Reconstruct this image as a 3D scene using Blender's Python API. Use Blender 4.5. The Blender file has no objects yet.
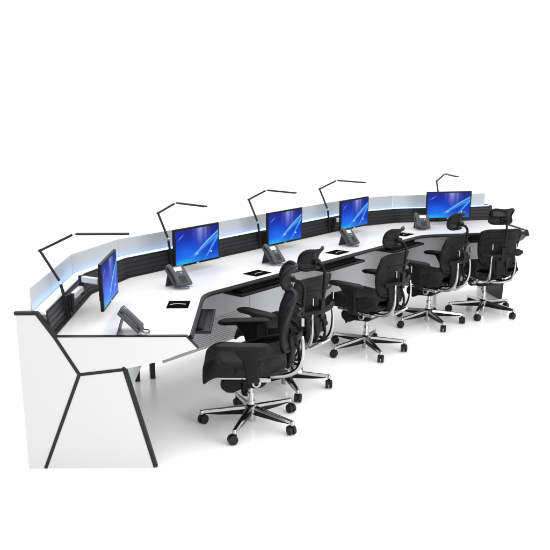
import bpy, bmesh, math, random
from mathutils import Vector, Matrix
random.seed(4)
sc = bpy.context.scene
C = bpy.data.collections.new('console_scene'); sc.collection.children.link(C)
R = math.radians
LED = 3.0

# ------------------------------------------------------------------ materials
def mat(name, col, rough=.5, metal=0, spec=.5, coat=0, noise=None, bump=None, rvar=0):
    m = bpy.data.materials.new(name); m.use_nodes = True
    nt = m.node_tree; b = nt.nodes['Principled BSDF']
    b.inputs['Base Color'].default_value = (*col, 1)
    b.inputs['Roughness'].default_value = rough
    b.inputs['Metallic'].default_value = metal
    b.inputs['Specular IOR Level'].default_value = spec
    b.inputs['Coat Weight'].default_value = coat
    tc = nt.nodes.new('ShaderNodeTexCoord')
    if noise:
        scl, amt = noise
        n = nt.nodes.new('ShaderNodeTexNoise'); n.inputs['Scale'].default_value = scl; n.inputs['Detail'].default_value = 5
        nt.links.new(tc.outputs['Object'], n.inputs['Vector'])
        mx = nt.nodes.new('ShaderNodeMix'); mx.data_type = 'RGBA'
        mx.inputs[6].default_value = (*[c*(1-amt) for c in col], 1)
        mx.inputs[7].default_value = (*[min(1, c*(1+amt)) for c in col], 1)
        nt.links.new(n.outputs['Fac'], mx.inputs[0]); nt.links.new(mx.outputs[2], b.inputs['Base Color'])
        if rvar:
            mr = nt.nodes.new('ShaderNodeMapRange')
            mr.inputs['To Min'].default_value = rough-rvar; mr.inputs['To Max'].default_value = rough+rvar
            nt.links.new(n.outputs['Fac'], mr.inputs['Value']); nt.links.new(mr.outputs[0], b.inputs['Roughness'])
    if bump:
        scl, st = bump
        n = nt.nodes.new('ShaderNodeTexNoise'); n.inputs['Scale'].default_value = scl; n.inputs['Detail'].default_value = 3
        nt.links.new(tc.outputs['Object'], n.inputs['Vector'])
        bp = nt.nodes.new('ShaderNodeBump'); bp.inputs['Strength'].default_value = st; bp.inputs['Distance'].default_value = .002
        nt.links.new(n.outputs['Fac'], bp.inputs['Height']); nt.links.new(bp.outputs[0], b.inputs['Normal'])
    return m

def mesh_fabric(name, col, scale, holes):
    m = mat(name, col, .52, 0, .16)
    nt = m.node_tree; b = nt.nodes['Principled BSDF']
    tc = nt.nodes.new('ShaderNodeTexCoord')
    w = []
    for d in ('Z', 'Y'):
        k = nt.nodes.new('ShaderNodeTexWave'); k.bands_direction = d; k.inputs['Scale'].default_value = scale
        k.inputs['Distortion'].default_value = .3
        nt.links.new(tc.outputs['Object'], k.inputs['Vector']); w.append(k)
    mu = nt.nodes.new('ShaderNodeMath'); mu.operation = 'MULTIPLY'
    nt.links.new(w[0].outputs['Fac'], mu.inputs[0]); nt.links.new(w[1].outputs['Fac'], mu.inputs[1])
    bp = nt.nodes.new('ShaderNodeBump'); bp.inputs['Strength'].default_value = .5; bp.inputs['Distance'].default_value = .002
    nt.links.new(mu.outputs[0], bp.inputs['Height'])
    nz = nt.nodes.new('ShaderNodeTexNoise'); nz.inputs['Scale'].default_value = 11; nz.inputs['Detail'].default_value = 2; nz.inputs['Distortion'].default_value = 1.2
    nt.links.new(tc.outputs['Object'], nz.inputs['Vector'])
    b2 = nt.nodes.new('ShaderNodeBump'); b2.inputs['Strength'].default_value = .7; b2.inputs['Distance'].default_value = .02
    nt.links.new(nz.outputs['Fac'], b2.inputs['Height']); nt.links.new(bp.outputs[0], b2.inputs['Normal']); nt.links.new(b2.outputs[0], b.inputs['Normal'])
    if holes:
        gt = nt.nodes.new('ShaderNodeMath'); gt.operation = 'LESS_THAN'; gt.inputs[1].default_value = 1-holes
        nt.links.new(mu.outputs[0], gt.inputs[0]); nt.links.new(gt.outputs[0], b.inputs['Alpha'])
    return m

M = dict(
    white=mat('white_laminate', (.62, .62, .625), .30, 0, .4),
    panel=mat('white_panel', (.50, .50, .504), .4, noise=(3, .012), rvar=.05),
    grey=mat('grey_steel_panel', (.43, .434, .445), .42, noise=(6, .04), rvar=.06),
    strip=mat('charcoal_trim', (.013, .0135, .014), .45, 0, .2, noise=(30, .2)),
    slat=mat('charcoal_aluminium', (.014, .0145, .016), .4, 0, .25, noise=(20, .15), rvar=.08),
    edge=mat('black_soft_edge', (.008, .008, .009), .38, 0, .2, noise=(25, .2), rvar=.1),
    black=mat('black_plastic', (.0062, .0062, .0066), .42, 0, .10, noise=(40, .25), bump=(600, .15), rvar=.08),
    pad=mat('black_arm_pad', (.0070, .0070, .0074), .5, 0, .12, noise=(30, .2), bump=(500, .3)),
    fabric=mesh_fabric('black_mesh_fabric', (.0060, .0060, .0064), 60, 0),
    airy=mesh_fabric('airy_black_mesh', (.010, .010, .011), 90, .42),
    rubber=mat('black_rubber', (.008, .008, .008), .6, 0, .25, noise=(40, .2)),
    chrome=mat('polished_metal', (.37, .37, .38), .14, 1, noise=(12, .05), rvar=.05),
    satin=mat('satin_aluminium', (.62, .62, .63), .32, 1, noise=(12, .05), rvar=.05),
    lightgrey=mat('pale_grey_plastic', (.60, .60, .62), .4, noise=(20, .04)),
    phone=mat('dark_grey_plastic', (.036, .037, .040), .42, 0, .4, noise=(40, .15), bump=(700, .1)),
    key=mat('key_black', (.014, .014, .015), .5, 0, .3, noise=(60, .2)),
    floor=mat('white_floor', (.95, .95, .952), .22, 0, .4, noise=(1.3, .008), rvar=.03),
    matte=mat('matte_black', (.004, .004, .0042), .7, 0, 0, noise=(50, .2)),
    bezel=mat('monitor_black', (.004, .004, .0045), .45, 0, .12, noise=(40, .2)),
)
def emit(name, col, s):
    m = bpy.data.materials.new(name); m.use_nodes = True
    b = m.node_tree.nodes['Principled BSDF']
    b.inputs['Base Color'].default_value = (*col, 1); b.inputs['Emission Color'].default_value = (*col, 1)
    b.inputs['Emission Strength'].default_value = s; b.inputs['Roughness'].default_value = .3
    return m
M['lcd'] = emit('phone_display', (.85, .88, .9), .6)
M['led'] = emit('blue_light_strip', (.30, .58, 1.0), LED)
M['teal'] = mat('teal_key', (.05, .45, .55), .4, noise=(60, .1))
def screen_mat():
    m = bpy.data.materials.new('lit_screen'); m.use_nodes = True; nt = m.node_tree
    b = nt.nodes['Principled BSDF']; b.inputs['Base Color'].default_value = (.004, .004, .004, 1); b.inputs['Roughness'].default_value = .3; b.inputs['Specular IOR Level'].default_value = .02
    a = nt.nodes.new('ShaderNodeAttribute'); a.attribute_name = 'picture'
    nt.links.new(a.outputs['Color'], b.inputs['Emission Color']); b.inputs['Emission Strength'].default_value = 1.0
    return m
M['screen'] = screen_mat()
def glass_mat():
    m = bpy.data.materials.new('frosted_acrylic'); m.use_nodes = True; nt = m.node_tree
    b = nt.nodes['Principled BSDF']; b.inputs['Roughness'].default_value = .35
    b.inputs['Base Color'].default_value = (.375, .382, .385, 1)
    tc = nt.nodes.new('ShaderNodeTexCoord'); n = nt.nodes.new('ShaderNodeTexNoise'); n.inputs['Scale'].default_value = 900
    nt.links.new(tc.outputs['Object'], n.inputs['Vector'])
    bp = nt.nodes.new('ShaderNodeBump'); bp.inputs['Strength'].default_value = .1; bp.inputs['Distance'].default_value = .001
    nt.links.new(n.outputs['Fac'], bp.inputs['Height']); nt.links.new(bp.outputs[0], b.inputs['Normal'])
    b.inputs['Alpha'].default_value = .80
    return m
M['glass'] = glass_mat()

# ------------------------------------------------------------------ builders
def finish(name, bm, m, parent=None, smooth=30, bevel=0, sub=0, seg=2):
    bmesh.ops.recalc_face_normals(bm, faces=bm.faces)
    me = bpy.data.meshes.new(name); bm.to_mesh(me); bm.free()
    me.materials.append(m)
    for p in me.polygons: p.use_smooth = True
    try: me.set_sharp_from_angle(angle=R(smooth))
    except Exception: pass
    o = bpy.data.objects.new(name, me); C.objects.link(o)
    if bevel:
        md = o.modifiers.new('bevel', 'BEVEL'); md.width = bevel; md.segments = seg; md.limit_method = 'ANGLE'; md.angle_limit = R(35)
        md.harden_normals = True
    if sub:
        md = o.modifiers.new('sub', 'SUBSURF'); md.levels = sub; md.render_levels = sub
    if parent is not None: o.parent = parent
    return o
def thing(name, label, cat, loc=(0, 0, 0), rz=0, group=None):
    o = bpy.data.objects.new(name, None); C.objects.link(o); o.empty_display_size = .1
    o.location = loc; o.rotation_euler = (0, 0, rz); o['label'] = label; o['category'] = cat
    if group: o['group'] = group
    return o
def box(bm, x0, x1, y0, y1, z0, z1, mtx=None):
    v = [bm.verts.new((x, y, z)) for x in (x0, x1) for y in (y0, y1) for z in (z0, z1)]
    if mtx is not None:
        for q in v: q.co = mtx @ q.co
    for f in ((0, 1, 3, 2), (4, 6, 7, 5), (0, 4, 5, 1), (2, 3, 7, 6), (0, 2, 6, 4), (1, 5, 7, 3)):
        bm.faces.new([v[i] for i in f])
def tube(bm, pts, rads, n=12, flat=1.0, up=Vector((0, 0, 1)), close=True):
    pts = [Vector(p) for p in pts]
    if not hasattr(rads, '__len__'): rads = [rads]*len(pts)
    rings = []
    for i, p in enumerate(pts):
        t = (pts[min(i+1, len(pts)-1)]-pts[max(i-1, 0)]).normalized()
        a = t.cross(up)
        if a.length < 1e-3: a = t.cross(Vector((0, 1, 0)))
        a.normalize(); b = a.cross(t).normalized()
        rings.append([bm.verts.new(p+a*math.cos(2*math.pi*k/n)*rads[i]+b*math.sin(2*math.pi*k/n)*rads[i]*flat) for k in range(n)])
    for i in range(len(rings)-1):
        for k in range(n): bm.faces.new((rings[i][k], rings[i][(k+1) % n], rings[i+1][(k+1) % n], rings[i+1][k]))
    if close: bm.faces.new(rings[0][::-1]); bm.faces.new(rings[-1])
def spline(pts, n=6):
    pts = [Vector(p) for p in pts]; out = []
    P = [2*pts[0]-pts[1]]+pts+[2*pts[-1]-pts[-2]]
    for i in range(1, len(P)-2):
        for k in range(n):
            t = k/n; a, b, c, d = P[i-1], P[i], P[i+1], P[i+2]
            out.append(.5*((2*b)+(c-a)*t+(2*a-5*b+4*c-d)*t*t+(-a+3*b-3*c+d)*t**3))
    out.append(pts[-1]); return out
def lathe(bm, prof, n=24, mtx=None):
    rings = []
    for r, z in prof:
        rings.append([bm.verts.new((r*math.cos(2*math.pi*k/n), r*math.sin(2*math.pi*k/n), z)) for k in range(n)])
    for i in range(len(rings)-1):
        for k in range(n): bm.faces.new((rings[i][k], rings[i][(k+1) % n], rings[i+1][(k+1) % n], rings[i+1][k]))
    bm.faces.new(rings[0][::-1]); bm.faces.new(rings[-1])
    if mtx is not None:
        for r in rings:
            for v in r: v.co = mtx @ v.co
def sheet(bm, f, nu, nv, th):
    """closed shell: surface f(u,v) with thickness th against its normal"""
    g = [[Vector(f(i/nu, j/nv)) for j in range(nv+1)] for i in range(nu+1)]
    A = [[None]*(nv+1) for _ in range(nu+1)]; B = [[None]*(nv+1) for _ in range(nu+1)]
    for i in range(nu+1):
        for j in range(nv+1):
            du = g[min(i+1, nu)][j]-g[max(i-1, 0)][j]; dv = g[i][min(j+1, nv)]-g[i][max(j-1, 0)]
            n = du.cross(dv).normalized()
            A[i][j] = bm.verts.new(g[i][j]+n*th/2); B[i][j] = bm.verts.new(g[i][j]-n*th/2)
    for i in range(nu):
        for j in range(nv):
            bm.faces.new((A[i][j], A[i+1][j], A[i+1][j+1], A[i][j+1]))
            bm.faces.new((B[i][j], B[i][j+1], B[i+1][j+1], B[i+1][j]))
    for i in range(nu):
        bm.faces.new((A[i][0], B[i][0], B[i+1][0], A[i+1][0])); bm.faces.new((A[i][nv], A[i+1][nv], B[i+1][nv], B[i][nv]))
    for j in range(nv):
        bm.faces.new((A[0][j], A[0][j+1], B[0][j+1], B[0][j])); bm.faces.new((A[nu][j], B[nu][j], B[nu][j+1], A[nu][j+1]))
def prism(bm, poly, y0, y1, mtx=None):
    """poly of (x,z) extruded along y"""
    a = [bm.verts.new((x, y0, z)) for x, z in poly]; b = [bm.verts.new((x, y1, z)) for x, z in poly]
    if mtx is not None:
        for v in a+b: v.co = mtx @ v.co
    bm.faces.new(a[::-1]); bm.faces.new(b)
    for i in range(len(a)):
        j = (i+1) % len(a); bm.faces.new((a[i], a[j], b[j], b[i]))
def copy_thing(o, parent=None):
    c = o.copy(); C.objects.link(c); c.parent = parent
    for ch in list(o.children): copy_thing(ch, c)
    return c

# ------------------------------------------------------------------ plan of the console
A1, A3, A5 = R(91), R(50.5), R(11)
I1 = Vector((-.46, 4.68)); I2 = Vector((1.33, 6.85))
def dn(a): return Vector((math.cos(a), math.sin(a))), Vector((-math.sin(a), math.cos(a)))
D1, N1 = dn(A1); D3, N3 = dn(A3); D5, N5 = dn(A5)
L1, L5 = .877, 1.03
NC = 9
SEG = {1: (I1, D1, N1, A1), 3: (I1, D3, N3, A3), 5: (I2, D5, N5, A5)}
def at(seg, s, d, z=0):
    P, D, N, a = SEG[seg]; q = P+D*s+N*d
    return Vector((q.x, q.y, z))
def frame(seg, s, d, z=0):
    """local x along the segment, local y outwards (away from the seat)"""
    return Matrix.Translation(at(seg, s, d, z)) @ Matrix.Rotation(SEG[seg][3], 4, 'Z')
def corner(P, Da, Na, Db, Nb, aa, ab, d, r):
    if d < .2:
        half = (aa-ab)/2; t = r*math.tan(half)
        cen = P-Da*t-Na*r
        out = []
        for k in range(NC):
            a = aa+(ab-aa)*k/(NC-1)
            out.append(cen+Vector((-math.sin(a), math.cos(a)))*(r+d))
        return out
    p, q = P+Na*d, P+Nb*d
    return [p.lerp(q, k/(NC-1)) for k in range(NC)]
def ring(d, e=0):
    return ([I1-D1*(L1+e)+N1*d]+corner(I1, D1, N1, D3, N3, A1, A3, d, .26)
            + corner(I2, D3, N3, D5, N5, A3, A5, d, .30)+[I2+D5*(L5+e)+N5*d])
def sweep(bm, prof, i0=0, i1=None, e=0):
    rs = [ring(d, e)[i0:i1] for d, z in prof]
    n = len(rs[0]); V = [[bm.verts.new((rs[j][i].x, rs[j][i].y, prof[j][1])) for i in range(n)] for j in range(len(prof))]
    m = len(prof)
    for j in range(m):
        k = (j+1) % m
        for i in range(n-1): bm.faces.new((V[j][i], V[j][i+1], V[k][i+1], V[k][i]))
    bm.faces.new([V[j][0] for j in range(m)]); bm.faces.new([V[j][-1] for j in range(m)][::-1])
PIECES = [(0, 2), (1, NC+1), (NC, NC+2), (NC+1, 2*NC+1), (2*NC, 2*NC+2)]

# ------------------------------------------------------------------ setting
bm = bmesh.new(); bmesh.ops.create_grid(bm, x_segments=2, y_segments=2, size=60)
fl = finish('floor', bm, M['floor']); fl['kind'] = 'structure'

# ------------------------------------------------------------------ console
con = thing('control_console', 'long white angled control console desk with black slatted back rail, black edges and frosted screens', 'control desk', (0, 0, 0))
bm = bmesh.new(); sweep(bm, [(.002, .757), (.722, .757), (.722, .735), (.031, .735)]); finish('tabletop', bm, M['white'], con, bevel=.002)
bm = bmesh.new(); sweep(bm, [(.001, .7585), (-.004, .7575), (-.016, .742), (-.015, .733), (-.008, .7295), (.03, .7295), (.03, .7345), (.001, .7345)], e=-.001)
finish('front_edge', bm, M['edge'], con, smooth=40, bevel=.003)
bm = bmesh.new(); sweep(bm, [(.398, .20), (.398, .733), (.408, .733), (.408, .20)], NC, 2*NC+2, e=-.02); finish('modesty_panel', bm, M['grey'], con)
bm = bmesh.new(); sweep(bm, [(.398, .30), (.398, .733), (.408, .733), (.408, .30)], 0, NC+1, e=-.02); finish('modesty_panel', bm, M['grey'], con)
# louvre slots pressed into the second seat's panel
bm = bmesh.new()
for k in range(14):
    z = .222+k*.0145; box(bm, .10, .86, -.0022, .0005, z, z+.0035, frame(3, 0, .398))
finish('louvre_slots', bm, mat('slot_grey', (.26, .26, .265), .5, noise=(9, .05)), con)
# vertical joints of the modesty panel
for s in (.90, 1.86):
    bm = bmesh.new(); box(bm, -.0012, .0012, -.001, .0005, .21, .72, frame(3, s, .398)); finish('panel_joint', bm, M['strip'], con)
bm = bmesh.new(); sweep(bm, [(.411, .21), (.862, .21), (.862, .868), (.748, .868), (.748, .722), (.411, .722)], NC, 2*NC+2, e=-.022)
sweep(bm, [(.62, .21), (.862, .21), (.862, .868), (.748, .868), (.748, .722), (.62, .722)], 0, NC+1, e=-.022)
finish('cabinet', bm, M['panel'], con)
bm = bmesh.new(); sweep(bm, [(.742, .871), (.885, .871), (.885, .888), (.742, .888)], e=0); finish('rear_shelf', bm, M['white'], con, bevel=.002)
for i0, i1 in PIECES:
    bm = bmesh.new()
    prof = [(.722, .7585)]
    z = .762
    k = 0
    while k < 4:
        zz = z+k*.0315; dd = .7225+(zz-.76)*.09
        prof += [(dd, zz), (dd, zz+.0235), (dd+.006, zz+.0250), (dd+.006, zz+.0300)]; k += 1
    prof += [(.733, .888), (.733, .8925), (.741, .8925), (.741, .7585)]
    sweep(bm, prof, i0, i1, e=-.003); finish('slat_panel', bm, M['slat'], con, bevel=.001, seg=1)
# foot rail of slat wall: thin black strip lying on the table
bm = bmesh.new(); sweep(bm, [(.700, .7575), (.700, .763), (.7215, .763), (.7215, .7575)], e=-.003); finish('rail_foot', bm, M['strip'], con)
# frosted screens
def glass_piece(pa, pb):
    bm = bmesh.new(); a = Vector(pa); b = Vector(pb); t = (b-a).normalized(); n = Vector((-t.y, t.x, 0))
    a = a+t*.0022; b = b-t*.0022
    p = [a-n*.003, b-n*.003, b+n*.003, a+n*.003]
    lo = [bm.verts.new((q.x, q.y, .8885)) for q in p]; hi = []
    for i, q in enumerate(p): hi.append(bm.verts.new((q.x, q.y, 1.012)))
    bm.faces.new(lo[::-1]); bm.faces.new(hi)
    for i in range(4): bm.faces.new((lo[i], lo[(i+1) % 4], hi[(i+1) % 4], hi[i]))
    bmesh.ops.bevel(bm, geom=[e for e in bm.edges if abs(e.verts[0].co.z-e.verts[1].co.z) > .05], offset=.0015, segments=1, affect='EDGES')
    finish('glass_panel', bm, M['glass'], con)
GD = .812
glass_piece(at(1, -.885, GD), at(1, 0, GD)); glass_piece(at(1, 0, GD), at(3, 0, GD))
for k in range(3): glass_piece(at(3, k*2.812/3, GD), at(3, (k+1)*2.812/3, GD))
glass_piece(at(3, 2.813, GD), at(5, 0, GD)); glass_piece(at(5, 0, GD), at(5, .99, GD))
# blue light strips along the foot of the screens
for i0, i1 in PIECES:
    bm = bmesh.new(); sweep(bm, [(GD-.046, .8885), (GD-.046, .8905), (GD-.010, .892), (GD-.010, .8885)], i0, i1, e=-.004)
    finish('light_strip', bm, M['led'], con)
# black feet under the body
for seg, s, d in ((3, .95, .75), (3, 1.9, .75), (3, 2.8, .75), (5, .5, .78)):
    bm = bmesh.new(); m = frame(seg, s, d)
    lathe(bm, [(.032, .0), (.034, .012), (.018, .02), (.018, .215)], 16, m); finish('foot', bm, M['strip'], con)
for x, y in ((-.889, 5.18), (-.99, 5.12)):
    bm = bmesh.new(); box(bm, -.018, .018, -.022, .022, 0, .215, Matrix.Translation((x, y, 0)) @ Matrix.Rotation(R(20), 4, 'Z')); finish('support_bracket', bm, M['strip'], con, bevel=.004)

# end assemblies: polygons in (d,z), extruded along the segment
def end_assembly(seg, s_out, sgn, near):
    P, D, N, a = SEG[seg]
    base = Matrix.Translation((P.x+D.x*s_out, P.y+D.y*s_out, 0)) @ Matrix.Rotation(a+math.pi/2, 4, 'Z')
    # local x = +N (outwards), local y = -D
    y = (0.001, .024) if sgn < 0 else (-.001, -.024)
    pr = (-.001, .0265) if sgn < 0 else (.001, -.0265)
    rear = [(.908, 0), (.893, .879), (.788, .879), (.700, .757), (.590, .549), (.815, 0)]
    leg = [(.590, .549), (.349, .577), (.211, 0), (.815, 0)]
    cap = [(.700, .757), (.020, .757), (-.040, .690), (.05, .660), (.155, .620), (.349, .577), (.590, .549)]
    if not near:
        cap = [(.700, .757), (.020, .757), (-.012, .715), (.05, .670), (.155, .620), (.349, .577), (.590, .549)]
        leg = [(.590, .549), (.349, .577), (.385, 0), (.815, 0)]
    def shrink(poly, k):
        cx = sum(p[0] for p in poly)/len(poly); cz = sum(p[1] for p in poly)/len(poly)
        return [(cx+(x-cx)*(1-k), (z if z == 0 else cz+(z-cz)*(1-k))) for x, z in poly]
    mp, ml = (M['panel'], M['panel']) if near else (M['panel'], M['slat'])
    for nm, poly, mm in (('rear_end_panel', rear, mp), ('leg_panel', leg, ml), ('end_cap', cap, mp)):
        bm = bmesh.new(); prism(bm, shrink(poly, .004), *y, base)
        if nm == 'end_cap' and near: pass
        finish(nm, bm, mm, con, bevel=.0015)
    # black trim strips
    bm = bmesh.new(); w = .0088
    def strip(p, q, w=w, ext=0):
        p = Vector(p); q = Vector(q); t = (q-p).normalized(); n = Vector((-t.y, t.x)); p = p-t*ext; q = q+t*ext
        prism(bm, [tuple(p-n*w), tuple(q-n*w), tuple(q+n*w), tuple(p+n*w)], pr[0], pr[1], base)
    def path(pts, w):
        pts = [Vector(p) for p in pts]; L = []; Rr = []
        for i, p in enumerate(pts):
            a = (p-pts[i-1]).normalized() if i else (pts[1]-p).normalized()
            b = (pts[i+1]-p).normalized() if i < len(pts)-1 else a
            t = (a+b).normalized(); n = Vector((-t.y, t.x)); k = w/max(.5, n.dot(Vector((-a.y, a.x))))
            L.append(tuple(p+n*k)); Rr.append(tuple(p-n*k))
        for i in range(len(pts)-1):
            prism(bm, [L[i], L[i+1], Rr[i+1], Rr[i]], pr[0], pr[1], base)
    path([(.900, .884), (.785, .884), (.700, .752), (.590, .549), (.815, .002)] if near else [(.900, .884), (.785, .884), (.700, .752), (.590, .549)], w)
    if near:
        strip((.583, .5485), (.352, .5755), .0085)
        path([(.362, .583), (.351, .577), (.213, .003)], .0105)
    bmesh.ops.remove_doubles(bm, verts=bm.verts, dist=.0004)
    finish('trim_strip', bm, M['strip'], con)
    bm = bmesh.new()
    path([(.695, .7575), (.018, .7575), (-.042, .690)] if near else [(.695, .7575), (.018, .7575), (-.014, .715)], .0026 if near else .009)
    finish('trim_edge', bm, M['edge'], con)
end_assembly(1, -L1, -1, True)
end_assembly(5, L5, 1, False)

# flush black socket plates set in the table top
for seg, s, d in ((1, -.265, .125), (3, .665, .115), (3, 1.65, .115), (3, 2.72, .13)):
    m = frame(seg, s, d, .7575)
    bm = bmesh.new(); box(bm, -.082, .082, -.065, .065, 0, .003, m); pl = finish('socket_plate', bm, M['matte'], con, bevel=.001)
    bm = bmesh.new(); tube(bm, [m @ Vector(p) for p in spline([(-.05, -.02, .004), (-.01, -.008, .005), (.045, -.012, .004)] if seg != 1 else [(-.012, .05, .004), (.006, .01, .005), (-.004, -.045, .004)])], .0028, 6, .5)
    h = finish('plate_highlight', bm, M['satin'], pl)  # silvery highlight on the plate, modelled as a thin satin curve
# keyboard trays (parts of the console)
TR = ((1, -.285, .045, .45), (3, .585, .085, .50), (3, 1.555, .085, .50), (3, 2.53, .085, .50), (5, .60, .085, .50))
ZT = .676
for seg, s, d, w in TR:
    m = frame(seg, s, d, ZT-(.022 if seg == 1 else 0)); h = w/2; dp = .115
    bm = bmesh.new(); box(bm, -h, h, -dp, dp, 0, .010, m)
    box(bm, -h-.001, h+.001, -dp-.014, -dp, -.002, .017, m); box(bm, -h-.012, -h, -dp-.014, dp, -.002, .017, m); box(bm, h, h+.012, -dp-.014, dp, -.002, .017, m)
    t = finish('keyboard_tray', bm, M['edge'], con, bevel=.003)
    for k in (-1, 1):
        bm = bmesh.new(); box(bm, k*(h+.006)-.005, k*(h+.006)+.005, -.03, dp, .017, .052, m); finish('tray_bracket', bm, M['strip'], t)

# ------------------------------------------------------------------ keyboards and mice on the trays
def keyboard(label):
    t = thing('keyboard', label, 'keyboard', group='keyboards on the pull-out trays')
    bm = bmesh.new(); box(bm, -.21, .21, -.07, .07, 0, .012); finish('case', bm, M['black'], t, bevel=.004)
    bm = bmesh.new()
    for r in range(5):
        for c in range(20):
            if r == 0 and 4 <= c <= 9:
                if c == 4: box(bm, -.2+c*.0202, -.2+c*.0202+.117, -.058, -.042, .0125, .017)
                continue
            x = -.2+c*.0202; yy = -.058+r*.0235; box(bm, x, x+.0165, yy, yy+.018, .0125, .017)
    finish('keycaps', bm, M['key'], t)
    return t
where = ('second', 'third', 'fourth')
kb0 = keyboard('black keyboard on the pull-out tray of the second seat from the left')
klab = ['black keyboard on the tray of the left end seat, beside the white end panel', kb0['label'],
        'black keyboard on the pull-out tray just right of the second chair headrest', 'black keyboard on the tray beside the middle chair headrest',
        'black keyboard under the desk edge in front of the far right chair']
for i, (seg, s, d, w) in enumerate(TR):
    o = kb0 if i == 1 else copy_thing(kb0)
    o['label'] = klab[i]
    o.location = at(seg, s+(0 if i else 0), d-.01, ZT+.0105-(.022 if seg == 1 else 0)); o.rotation_euler = (0, 0, SEG[seg][3])

# ------------------------------------------------------------------ monitors
def wallpaper(u, v):
    import math as m
    def mix(a, b, t): t = max(0, min(1, t)); return [a[i]*(1-t)+b[i]*t for i in range(3)]
    c = mix((.004, .045, .62), (.004, .02, .38), v)
    c = mix(c, (.01, .16, .92), m.exp(-((u-.25)**2/.10+(v-.28)**2/.06))*.8)
    c = mix(c, (.01, .02, .20), m.exp(-((u-.30)**2/.02+(v-.98)**2/.03))*.8)
    c = mix(c, (.01, .015, .12), m.exp(-((u-.82)**2/.03+(v-1.0)**2/.03))*.85)
    c = mix(c, (.02, .62, .95), m.exp(-((v+.02)/.13)**2)*m.exp(-((u-.18)/.28)**2)*.95)
    c = mix(c, (.02, .28, .9), m.exp(-((v+.05)/.2)**2)*.5)
    ray = .5+.5*m.sin(u*48+m.sin(u*17)*1.3)
    c = mix(c, (.42, .46, .95), (.35+.65*ray)*m.exp(-((u-.60)/.13)**2)*max(0, (v-.42)/.58)**1.2*.75)
    # streaks rising to the upper right
    for (x0, y0, k, p, w, col, a) in ((.40, .08, 1.05, 1.7, .016, (.25, .75, 1), .9), (.62, -.05, 1.9, 1.6, .014, (.15, .8, 1), .95), (.30, .12, .85, 1.45, .030, (.10, .45, 1), .6), (.70, -.1, 1.7, 1.9, .05, (.03, .35, 1), .5)):
        if u > x0:
            y = y0+k*(u-x0)**(1/p*1.2) if p > 1.65 else y0+k*(u-x0)
            c = mix(c, col, a*m.exp(-((v-y)/w/1.6)**2)*min(1, (u-x0)*6)*(1-.6*max(0, v-.6)))
    c = mix(c, (.55, .85, 1), m.exp(-((u-.48)**2+(v-.24)**2)/.0009)*.8)
    c = mix(c, (.6, .75, 1), m.exp(-((v-.80-(u-.12)*1.1)/.012)**2)*m.exp(-((u-.12)/.05)**2)*.6)
    return c
def make_monitor(label):
    t = thing('monitor', label, 'monitor', group='monitors along the back of the console')
    W, H_ = .225, .132
    bm = bmesh.new(); box(bm, -W, W, -.012, .006, -H_-.002, H_); box(bm, -W*.7, W*.7, .006, .024, -H_*.7, H_*.7)
    finish('housing', bm, M['bezel'], t, bevel=.003)
    nx, nz = 110, 66; x0, x1, z0, z1 = -W+.013, W-.013, -H_+.013, H_-.013
    bm = bmesh.new()
    g = [[bm.verts.new((x0+(x1-x0)*i/nx , -.0132, z0+(z1-z0)*j/nz)) for j in range(nz+1)] for i in range(nx+1)]
    for i in range(nx):
        for j in range(nz): bm.faces.new((g[i][j], g[i+1][j], g[i+1][j+1], g[i][j+1]))
    me = bpy.data.meshes.new('screen'); bm.to_mesh(me); bm.free(); me.materials.append(M['screen'])
    at_ = me.color_attributes.new('picture', 'FLOAT_COLOR', 'POINT')
    for v in me.vertices:
        c = wallpaper((v.co.x-x0)/(x1-x0), (v.co.z-z0)/(z1-z0)); at_.data[v.index].color = (*c, 1)
    o = bpy.data.objects.new('screen', me); C.objects.link(o); o.parent = t
    # desktop icon: small four-colour flag
    for k, (dx, dz, col) in enumerate(((0, 1, (.9, .25, .02)), (1, 1, (.15, .6, .05)), (0, 0, (.05, .3, .9)), (1, 0, (.95, .65, .02)))):
        bm = bmesh.new(); xx, zz = .128+dx*.006, -.070+dz*.006
        box(bm, xx, xx+.0055, -.0142, -.0133, zz, zz+.0055); finish('desktop_icon', bm, emit('icon_tone', col, .7), o)
    bm = bmesh.new(); box(bm, -.012, .012, -.0130, -.0119, -H_+.003, -H_+.007); finish('badge', bm, M['lightgrey'], t)
    return t
mon0 = make_monitor('monitor with a blue desktop, turned almost edge-on, at the left end of the console')
mlab = [mon0['label'], 'second monitor from the left, the largest facing one, with blue desktop, behind a grey phone',
        'third monitor from the left, blue desktop, between two thin black desk lamps',
        'fourth monitor from the left, blue desktop, above the headrest of the middle chair',
        'rightmost monitor with blue desktop, facing straight ahead behind a chair headrest']
MON = ((1, -.405, .507, 0), (3, .45, .50, 0), (3, 1.465, .515, 0), (3, 2.435, .49, 0), (5, .455, .49, -4))
ZM = .949
MONS = []
for i, (seg, s, d, tw) in enumerate(MON):
    o = mon0 if i == 0 else copy_thing(mon0)
    o['label'] = mlab[i]; 
    MONS.append(o); o.location = at(seg, s, d, ZM); o.rotation_euler = (0, 0, SEG[seg][3]+R(tw))

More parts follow.
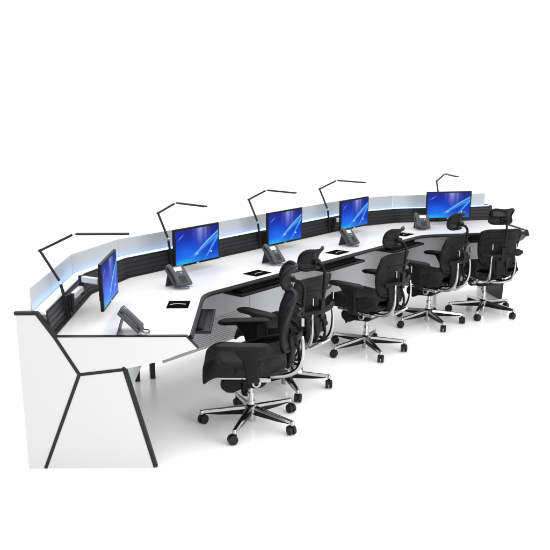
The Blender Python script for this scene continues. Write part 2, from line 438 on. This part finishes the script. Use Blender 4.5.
# support arms: part of each monitor, clamped to the slatted rail
LS = (-.555, .405, 1.40, 2.382, .453)
for i, (seg, s, d, tw) in enumerate(MON):
    sb = LS[i]+(.05 if i else .035)
    if i == 4: sb = .40
    mon = MONS[i]
    t = bpy.data.objects.new('support_arm', None); C.objects.link(t); t.parent = mon
    t.matrix_parent_inverse = Matrix.Identity(4)
    world_m = frame(seg, sb, .70, .7585)
    mw = Matrix.Translation(mon.location) @ Matrix.Rotation(mon.rotation_euler.z, 4, 'Z')
    t.matrix_basis = mw.inverted() @ world_m
    e = Vector((s-sb, d-.70, ZM-.7585)); zz = .105 if i else .118; hz = .036
    el = Vector((e.x*.5+.13, -.045, zz))
    if i == 0: el = Vector((.19, -.02, zz))
    hz = .036 if i else .056
    bm = bmesh.new(); box(bm, -.010, .010, .004, .020, .0, .13); tube(bm, [(0, -.008, .03), (0, -.008, .135)], .011, 14); finish('clamp', bm, M['strip'], t, bevel=.002)
    p0 = Vector((0, -.012, zz)); pe = Vector((e.x, e.y+.045, zz+hz))
    def link(p, q, nm):
        bm = bmesh.new(); L = (q-p).length; v = (q-p).normalized(); ang = math.atan2(v.y, v.x)
        m = Matrix.Translation((p+q)/2) @ Matrix.Rotation(ang, 4, 'Z')
        box(bm, -L/2+.012, L/2-.012, -.015, .015, -.016, .020, m); return finish(nm, bm, M['lightgrey'], t, bevel=.006, seg=3)
    link(p0, el, 'lower_link'); link(Vector((el.x, el.y, zz+hz)), pe, 'upper_link')
    bm = bmesh.new(); tube(bm, [el+Vector((0, 0, -.035)), el+Vector((0, 0, .022+hz))], .016, 16); finish('elbow_joint', bm, M['strip'], t, bevel=.002)
    bm = bmesh.new(); box(bm, e.x-.045, e.x+.045, e.y+.031, e.y+.039, e.z-.045, e.z+.045); tube(bm, [pe+Vector((0, 0, -.02)), pe+Vector((0, 0, .03))], .013, 14)
    finish('mount_plate', bm, M['strip'], t, bevel=.002)

# ------------------------------------------------------------------ desk lamps
llab = ['thin black articulated desk lamp at the left end, arm reaching over the edge-on monitor', 'black desk lamp beside the second monitor from the left',
        'black desk lamp beside the third monitor, in the middle of the console', 'black desk lamp beside the fourth monitor from the left', 'black desk lamp rising behind the rightmost monitor']
def make_lamp(label):
    t = thing('desk_lamp', label, 'desk lamp', group='articulated desk lamps along the slatted rail')
    # local y = d - .74, z = absolute height - .76
    P = [Vector((0, .0, .205)), Vector((0, .098, .385)), Vector((0, -.095, .476)), Vector((0, -.395, .476))]
    bm = bmesh.new(); tube(bm, [(0, -.012, .0), (0, -.010, .14), (0, .0, .196)], [.010, .0095, .009], 12); box(bm, -.009, .009, -.028, -.018, .0, .13); finish('post', bm, M['strip'], t, bevel=.001)
    def bar(p, q, nm, wx=.007, wz=.006, a=.012, b=.008, m=M['strip']):
        bm = bmesh.new(); v = (q-p).normalized(); p2 = p+v*a; q2 = q-v*b; L = (q2-p2).length
        mx = Matrix.Translation((p2+q2)/2) @ v.to_track_quat('Y', 'Z').to_matrix().to_4x4()
        box(bm, -wx, wx, -L/2, L/2, -wz, wz, mx); return finish(nm, bm, m, t, bevel=.002)
    bar(P[0], P[1], 'lower_arm', .0065, .0065); bar(P[1], P[2], 'upper_arm', .0065, .0065, .004, .010); hd = bar(P[2], P[3], 'lamp_head', .011, .0055, .010, 0)
    bm = bmesh.new(); v = P[3]-P[2]; box(bm, -.008, .008, P[3].y+.02, P[2].y-.02, .4685, .4703); finish('light_strip', bm, M['lightgrey'], hd)
    for p in P[:3]:
        bm = bmesh.new(); tube(bm, [p+Vector((-.008, 0, 0)), p+Vector((.008, 0, 0))], .0085, 12, up=Vector((0, 1, 0))); finish('hinge', bm, M['satin'] if p is not P[1] else M['strip'], t)
    return t
lamp0 = make_lamp(llab[0])
for i, s in enumerate(LS):
    seg = (1, 3, 3, 3, 5)[i]; o = lamp0 if i == 0 else copy_thing(lamp0)
    o['label'] = llab[i]; o.location = at(seg, s, .740, .76); o.rotation_euler = (0, 0, SEG[seg][3])
    if i == 4: o.location = at(seg, s, .71, .76)

# ------------------------------------------------------------------ phones
def make_phone(label):
    t = thing('desk_phone', label, 'telephone', group='grey desk phones on the console top')
    # local: x along desk, -y towards the user; slab tilted, face up towards the user
    tilt = R(46)
    m = Matrix.Translation((0, -.075, .018)) @ Matrix.Rotation(tilt, 4, 'X')
    bm = bmesh.new()
    box(bm, -.095, .095, 0, .20, -.012, .014, m); body = finish('body', bm, M['phone'], t, bevel=.008, seg=3)
    bm = bmesh.new()
    pts = [(-.066, .002, .022), (-.066, .03, .036), (-.066, .10, .040), (-.066, .17, .038), (-.066, .205, .024)]
    tube(bm, [m @ Vector(p) for p in spline(pts, 5)], [.020+.006*abs(math.cos(math.pi*k/20)) for k in range(21)], 14, .7, up=m.to_3x3() @ Vector((0, 0, 1)))
    finish('handset', bm, M['phone'], t)
    bm = bmesh.new(); box(bm, -.025, .055, .145, .182, .0145, .0165, m); finish('display', bm, M['lcd'], body)
    bm = bmesh.new()
    for r in range(4):
        for c in range(3):
            x = -.015+c*.024; y = .022+r*.019; box(bm, x, x+.018, y, y+.013, .0145, .0175, m)
    for c in range(2):
        for r in range(0):
            x = .064+c*.0; y = .022+r*.019; box(bm, x, x+.016, y, y+.012, .0145, .0175, m)
    finish('keypad', bm, M['key'], body)
    bm = bmesh.new(); lathe(bm, [(.008, .0145), (.008, .018), (.006, .0185)], 16, m @ Matrix.Translation((.03, .120, 0))); finish('dial_key', bm, M['teal'], body)
    # stand: plate leaning the other way
    bm = bmesh.new(); ms = Matrix.Translation((0, .085, .002)) @ Matrix.Rotation(R(68), 4, 'X')
    box(bm, -.08, .08, 0, .118, -.004, .004, Matrix.Translation((0, .082, 0)) @ Matrix.Rotation(R(108), 4, 'X')); finish('stand', bm, M['phone'], t, bevel=.002)
    bm = bmesh.new()
    pts = [(-.066, -.085, .030), (-.070, -.112, .012), (-.035, -.135, .008), (.015, -.125, .008), (.020, -.095, .010), (-.01, -.080, .014)]
    tube(bm, spline(pts, 8), .0042, 8); finish('cord', bm, M['phone'], t)
    return t
ph0 = make_phone('grey desk phone at the left end, seen from the side at the end edge')
plab = [ph0['label'], 'grey desk phone in front of the second monitor from the left', 'grey desk phone in front of the third monitor, behind the foremost headrest',
        'grey desk phone below the fourth monitor from the left', 'grey desk phone facing forward, left of the rightmost monitor']
PH = ((1, -.815, .322, 0), (3, .04, .26, -6), (3, .995, .24, -6), (3, 1.97, .22, -6), (5, .12, .31, -6))
for i, (seg, s, d, tw) in enumerate(PH):
    o = ph0 if i == 0 else copy_thing(ph0)
    o.scale = (.76, .76, .76); o['label'] = plab[i]; o.location = at(seg, s, d, .7575); o.rotation_euler = (0, 0, SEG[seg][3]+R(tw))

# ------------------------------------------------------------------ office chair: local +x faces forward, +y left
def make_chair(label):
    t = thing('office_chair', label, 'office chair', group='black mesh office chairs along the console')
    # --- star base
    bm = bmesh.new(); lathe(bm, [(.020, .022), (.027, .026), (.028, .075), (.040, .086), (.042, .120), (.034, .132), (.026, .136), (.024, .158), (.020, .160)], 24)
    hub = finish('base_hub', bm, M['chrome'], t)
    for k in range(5):
        a = k*2*math.pi/5; rot = Matrix.Rotation(a, 4, 'Z')
        bm = bmesh.new()
        sec = [(.022, .118, .021), (.10, .110, .019), (.20, .098, .016), (.285, .089, .0135), (.312, .083, .012)]
        prev = None
        for r, z, w in sec:
            q = [bm.verts.new(rot @ Vector((r, y, zz))) for y, zz in ((-w, z-.010), (-w*.75, z+.006), (0, z+.010), (w*.75, z+.006), (w, z-.010))]
            if prev:
                for i in range(4): bm.faces.new((prev[i], prev[i+1], q[i+1], q[i]))
                bm.faces.new((prev[4], prev[0], q[0], q[4]))
            else: bm.faces.new(q[::-1])
            prev = q
        bm.faces.new(prev)
        lathe(bm, [(.0125, .066), (.0135, .070), (.0135, .090), (.009, .094)], 16, rot @ Matrix.Translation((.307, 0, 0)))
        arm = finish('base_arm', bm, M['chrome'], t, smooth=50)
        bm = bmesh.new(); prev = None
        for r, z, w, h in ((.03, .1075, .0195, .040), (.10, .0995, .0175, .033), (.20, .0875, .0145, .022), (.288, .0785, .012, .008)):
            q = [bm.verts.new(rot @ Vector((r, y, zz))) for y, zz in ((-w, z), (w, z), (w*.6, z-h), (-w*.6, z-h))]
            if prev:
                for i in range(4): bm.faces.new((prev[i], prev[(i+1) % 4], q[(i+1) % 4], q[i]))
            else: bm.faces.new(q[::-1])
            prev = q
        bm.faces.new(prev); finish('arm_underside', bm, M['black'], arm)
        # caster: twin wheels, trailing sideways
        sw = rot @ Matrix.Translation((.307, 0, 0)) @ Matrix.Rotation((.9, 2.2, -.5, 1.6, .3)[k], 4, 'Z')
        bm = bmesh.new()
        for sy in (-1, 1):
            mw = sw @ Matrix.Translation((-.012, sy*.0135, .030)) @ Matrix.Rotation(R(90), 4, 'X')
            lathe(bm, [(.020, -.0105), (.0275, -.009), (.030, -.004), (.030, .004), (.0275, .009), (.020, .0105)], 22, mw)
        cs = finish('caster_wheel', bm, M['rubber'], arm, smooth=25)
        bm = bmesh.new()
        prism(bm, [(-.040, .032), (-.034, .056), (-.012, .068), (.010, .066), (.014, .050), (.008, .034)], -.0038, .0038, sw)
        tube(bm, [(rot @ Vector((.307, 0, .055))), (rot @ Vector((.307, 0, .072)))], .008, 12); finish('caster_hood', bm, M['black'], arm)
    bm = bmesh.new(); tube(bm, [(0, 0, .15), (0, 0, .31)], .0145, 18); lathe(bm, [(.021, .150), (.021, .205), (.017, .212)], 20); finish('gas_lift', bm, M['chrome'], t)
    # --- tilt mechanism: black box with bulging front
    bm = bmesh.new()
    poly = [(.165, .335), (.185, .305), (.178, .268), (.145, .243), (.105, .240), (.06, .262), (.0, .268), (-.07, .272), (-.10, .300), (-.10, .335)]
    prism(bm, poly, -.10, .10); finish('tilt_housing', bm, M['black'], t, bevel=.016, seg=3)
    bm = bmesh.new()
    for s in (-1, 1):
        tube(bm, [(.19, s*.125, .350), (-.10, s*.125, .346)], .009, 12)
        lathe(bm, [(.024, -.014), (.028, -.010), (.028, .010), (.024, .014)], 20, Matrix.Translation((-.035, s*.128, .318)) @ Matrix.Rotation(R(90), 4, 'X'))
    box(bm, -.12, .02, -.12, .12, .318, .344)
    finish('seat_rail', bm, M['chrome'], t, bevel=.002)
    # hollow in the boss and control levers
    for s in (-1, 1):
      bm = bmesh.new(); lathe(bm, [(.014, -.002), (.014, .002)], 16, Matrix.Translation((-.035, s*.1445, .318)) @ Matrix.Rotation(R(90), 4, 'X'))
      finish('boss_cap', bm, M['black'], t)
    for s in (-1, 1):
        bm = bmesh.new(); tube(bm, spline([(.05, s*.09, .30), (.052, s*.17, .305), (.045, s*.225, .298)], 4), .006, 8)
        tube(bm, [(.045, s*.222, .298), (.02, s*.262, .292)], [.010, .008], 10, .5); finish('lever', bm, M['black'], t)
    # --- seat
    def seat_f(u, v):
        y = (u-.5)*2; x = -.215+v*.505
        w = .245-.022*v**3-.03*(1-v)**3
        zc = .468-.028*max(0, 1-((x+.05)/.25)**2)*(1-y*y)
        zc += .018*(y*y)
        if abs(y) > .72: zc -= (abs(y)-.72)**1.5*.62*(1 if v > .15 else .8)
        fr = max(0, (x-.17)/.12); zc -= .060*fr**2
        bk = max(0, (-.12-x)/.095); zc += .035*bk**2
        return (x-.012*fr**2, y*w, zc)
    bm = bmesh.new(); sheet(bm, seat_f, 18, 16, .030); finish('seat', bm, M['fabric'], t, smooth=60, sub=1)
    bm = bmesh.new()   # seat pan and rim below the mesh
    def pan_f(u, v):
        y = (u-.5)*2; x = -.20+v*.46
        fr = max(0, (x-.14)/.12)
        return (x, y*.205, .405-.022*fr**2+.030*abs(y)**3)
    sheet(bm, pan_f, 10, 10, .050); finish('seat_pan', bm, M['black'], t, smooth=60, sub=1)
    # side contour wings of the seat, rising towards the back
    for s in (-1, 1):
        bm = bmesh.new()
        def wing(u, v):
            x = -.200+.29*v
            top = .530-.085*v**1.3; z = .395+u*(top-.395)
            return (x-.012*u*(1-v), s*(.180+.046*min(1, v*1.6)**.7+.016*math.sin(math.pi*u)), z)
        sheet(bm, wing, 6, 8, .018); finish('side_wing', bm, M['fabric'], t, smooth=60, sub=1)
    # --- armrests
    for s in (-1, 1):
        bm = bmesh.new()
        def padf(u, v):
            x = -.125+.330*v; w = .045*(1-.25*(2*v-1)**6)*(1-.15*v)
            return (x, s*.272-s*.02*v+(u-.5)*2*w*(max(.05, 1-abs(2*v-1)**8))**.5, .592-.012*max(0, (v-.75)/.25)**2-.010*max(0, (.2-v)/.2)**2-.006*abs(2*u-1)**3)
        sheet(bm, padf, 8, 18, .030)
        pad = finish('armrest', bm, M['pad'], t, smooth=70, sub=1)
        bm = bmesh.new()
        prev = None
        for x, z, lx, ly, yy in ((.030, .582, .085, .022, .262), (.018, .555, .066, .016, .256), (-.002, .500, .046, .012, .250), (-.010, .450, .042, .012, .247), (-.012, .400, .040, .014, .242), (-.015, .365, .042, .016, .226), (-.012, .345, .04, .014, .19)):
            n = 14; q = []
            for k in range(n):
                aa = 2*math.pi*k/n; ca, sa = math.cos(aa), math.sin(aa)
                q.append(bm.verts.new((x+lx*math.copysign(abs(ca)**.6, ca), s*yy+ly*math.copysign(abs(sa)**.6, sa), z)))
            if prev:
                for k in range(n): bm.faces.new((prev[k], prev[(k+1) % n], q[(k+1) % n], q[k]))
            else: bm.faces.new(q)
            prev = q
        bm.faces.new(prev[::-1]); finish('armrest_support', bm, M['black'], t, smooth=60)
    # --- back: frame + mesh, upper and lower
    def back_f(u, v, inset=0):
        y = (u-.5)*2; z = .505+.320*v
        w = (.150+.036*math.sin(min(1, v*1.3)*math.pi/2))-inset
        x = -.225+.020*math.sin(math.pi*min(1, v*1.1))-.034*v**1.6-.016
        x += .045*abs(y)**2.2
        if v > .70: z -= .020*((v-.70)/.3)*abs(y)**6
        if v < .2: z += .02*(1-v/.2)*abs(y)**3
        return (x, y*w, z)
    bm = bmesh.new(); sheet(bm, back_f, 18, 16, .016); finish('backrest', bm, M['fabric'], t, smooth=60, sub=1)
    bm = bmesh.new(); loop = [back_f(u/12, 1) for u in range(0, 13)]+[back_f(1, 1-v/10) for v in range(1, 11)]+[back_f(1-u/12, 0) for u in range(1, 13)]+[back_f(0, v/10) for v in range(1, 10)]
    loop.append(loop[0]); tube(bm, loop, .0145, 10); finish('back_frame', bm, M['black'], t, smooth=70)
    # lumbar panel (separate lower back)
    def lum_f(u, v):
        y = (u-.5)*2; z = .385+.225*v
        w = .076+.026*v**1.5
        return (-.240-.018*math.sin(math.pi*v)+.03*abs(y)**2-.014*v, y*w, z)
    bm = bmesh.new(); sheet(bm, lum_f, 12, 12, .026); finish('lumbar_support', bm, M['fabric'], t, smooth=60, sub=1)
    # rear cross bar with central hub
    bm = bmesh.new(); tube(bm, spline([(-.262, .185, .612), (-.294, .10, .606), (-.302, 0, .604), (-.294, -.10, .606), (-.262, -.185, .612)], 6), .015, 12, 1.2)
    prism(bm, [(-.318, .68), (-.295, .69), (-.290, .57), (-.314, .56)], -.022, .022)
    tube(bm, spline([(-.268, .15, .742), (-.300, .08, .748), (-.314, 0, .750), (-.300, -.08, .748), (-.268, -.15, .742)], 5), .008, 10, 1.1)
    finish('back_crossbar', bm, M['black'], t, smooth=50)
    # chrome uprights
    for s in (-1, 1):
        bm = bmesh.new()
        pts = spline([(-.306, s*.112, .605), (-.310, s*.116, .575), (-.312, s*.118, .53), (-.308, s*.116, .46), (-.282, s*.108, .395), (-.22, s*.085, .352), (-.13, s*.06, .336), (-.06, s*.05, .332)], 5)
        tube(bm, pts, [.0105+.0055*min(1, max(0, (i-8)/14)) for i in range(len(pts))], 12, .75, up=Vector((0, 1, 0))); finish('chrome_upright', bm, M['chrome'], t, smooth=70)
        bm = bmesh.new(); box(bm, -.318, -.300, s*.113-.005, s*.113+.005, .665, .715); finish('clip', bm, M['chrome'], t, bevel=.003)
    bm = bmesh.new(); tube(bm, spline([(-.295, .11, .385), (-.268, .06, .362), (-.26, 0, .356), (-.268, -.06, .362), (-.295, -.11, .385)], 6), .015, 12, .8); finish('chrome_yoke', bm, M['chrome'], t, smooth=70)
    # side brackets, black loops next to uprights
    bm = bmesh.new()
    for s in (-1, 1):
        tube(bm, spline([(-.262, s*.045, .56), (-.292, s*.046, .50), (-.300, s*.045, .44), (-.288, s*.042, .405), (-.262, s*.04, .412)], 5), .010, 8)
    finish('back_cable', bm, M['black'], t, smooth=70)
    # --- headrest
    bm = bmesh.new(); tube(bm, spline([(-.312, 0, .70), (-.318, 0, .78), (-.322, 0, .840), (-.320, 0, .875), (-.302, 0, .903), (-.270, 0, .912), (-.240, 0, .915)], 6), [.0105]*31+[.0085]*6, 12, .8, up=Vector((0, 1, 0)))
    tube(bm, [(-.255, -.03, .925), (-.255, .03, .925)], .016, 12, up=Vector((0, 0, 1)))
    finish('headrest_stem', bm, M['black'], t, smooth=70)
    def head_f(u, v):
        y = (u-.5)*2; z = .882+.122*v-.018*(v-.5)*2*abs(y)**8
        vv = (v-.45)*2
        w = (.100+.012*abs(vv)**1.6)*(1-.05*abs(vv)**8)
        x = -.250+.022*(1-vv*vv)-.020*v+.050*abs(y)**2.0
        z += .010*abs(y)**2*(1 if v > .5 else -.4)*abs(vv)
        return (x, y*w, z)
    bm = bmesh.new(); sheet(bm, head_f, 14, 10, .006)
    hr = finish('headrest', bm, M['airy'], t, smooth=60, sub=1)
    bm = bmesh.new(); loop = [head_f(u/12, 1) for u in range(0, 13)]+[head_f(1, 1-v/8) for v in range(1, 9)]+[head_f(1-u/12, 0) for u in range(1, 13)]+[head_f(0, v/8) for v in range(1, 8)]
    loop.append(loop[0]); tube(bm, loop, .0115, 10)
    tube(bm, [head_f(u/12, .42) for u in range(0, 13)], .008, 8, 1.4)
    finish('headrest_frame', bm, M['black'], hr, smooth=70)
    return t
clab = ['black mesh office chair nearest the camera, seen from the side facing left',
        'black mesh office chair second from the left, half hidden behind the foremost chair',
        'black mesh office chair in the middle of the row, its whole chrome star base clear',
        'black mesh office chair fourth from the left, in front of the rightmost monitor',
        'black mesh office chair at the far right, turned with its back to the camera']
CH = ((-.149, 4.368, 181.3), (.071, 5.005, 141.1), (.727, 5.802, 141.6), (1.379, 6.598, 140.9), (1.963, 6.931, 101.3))
ch0 = make_chair(clab[0])
for i, (x, y, a) in enumerate(CH):
    o = ch0 if i == 0 else copy_thing(ch0)
    o['label'] = clab[i]; o.location = (x, y, .001); o.rotation_euler = (0, 0, R(a))

# ------------------------------------------------------------------ light
w = bpy.data.worlds.new('World'); sc.world = w; w.use_nodes = True
w.node_tree.nodes['Background'].inputs[0].default_value = (1, 1, 1, 1); w.node_tree.nodes['Background'].inputs[1].default_value = 1.45
def area(name, loc, target, size, power, col=(1, 1, 1)):
    l = bpy.data.lights.new(name, 'AREA'); l.shape = 'RECTANGLE'; l.size = size[0]; l.size_y = size[1]; l.energy = power; l.color = col
    o = bpy.data.objects.new(name, l); C.objects.link(o); o.location = loc
    o.rotation_euler = (Vector(target)-Vector(loc)).to_track_quat('-Z', 'Y').to_euler(); return o
area('added_top_fill', (.3, 5.2, 4.2), (.4, 5.8, 0), (5, 4), 110)  # added overhead fill, no visible source, lifts floor and table
area('added_side_fill', (3.4, 1.8, 1.3), (-.4, 5.3, .2), (3, 1.6), 150)  # added low fill, no visible source, brightens the floor under the desk

# ------------------------------------------------------------------ camera
cd = bpy.data.cameras.new('camera'); cam = bpy.data.objects.new('camera', cd); C.objects.link(cam)
cd.sensor_width = 36; cd.lens = 36*759.57/550; cd.shift_y = 60/550; cd.clip_end = 500
cam.location = (0, 0, 1.88311*31/30); cam.rotation_euler = (R(90)-.302988, 0, 0)
sc.camera = cam
sc.view_settings.view_transform = 'Standard'; sc.view_settings.look = 'None'; sc.view_settings.exposure = 0; sc.view_settings.gamma = 1
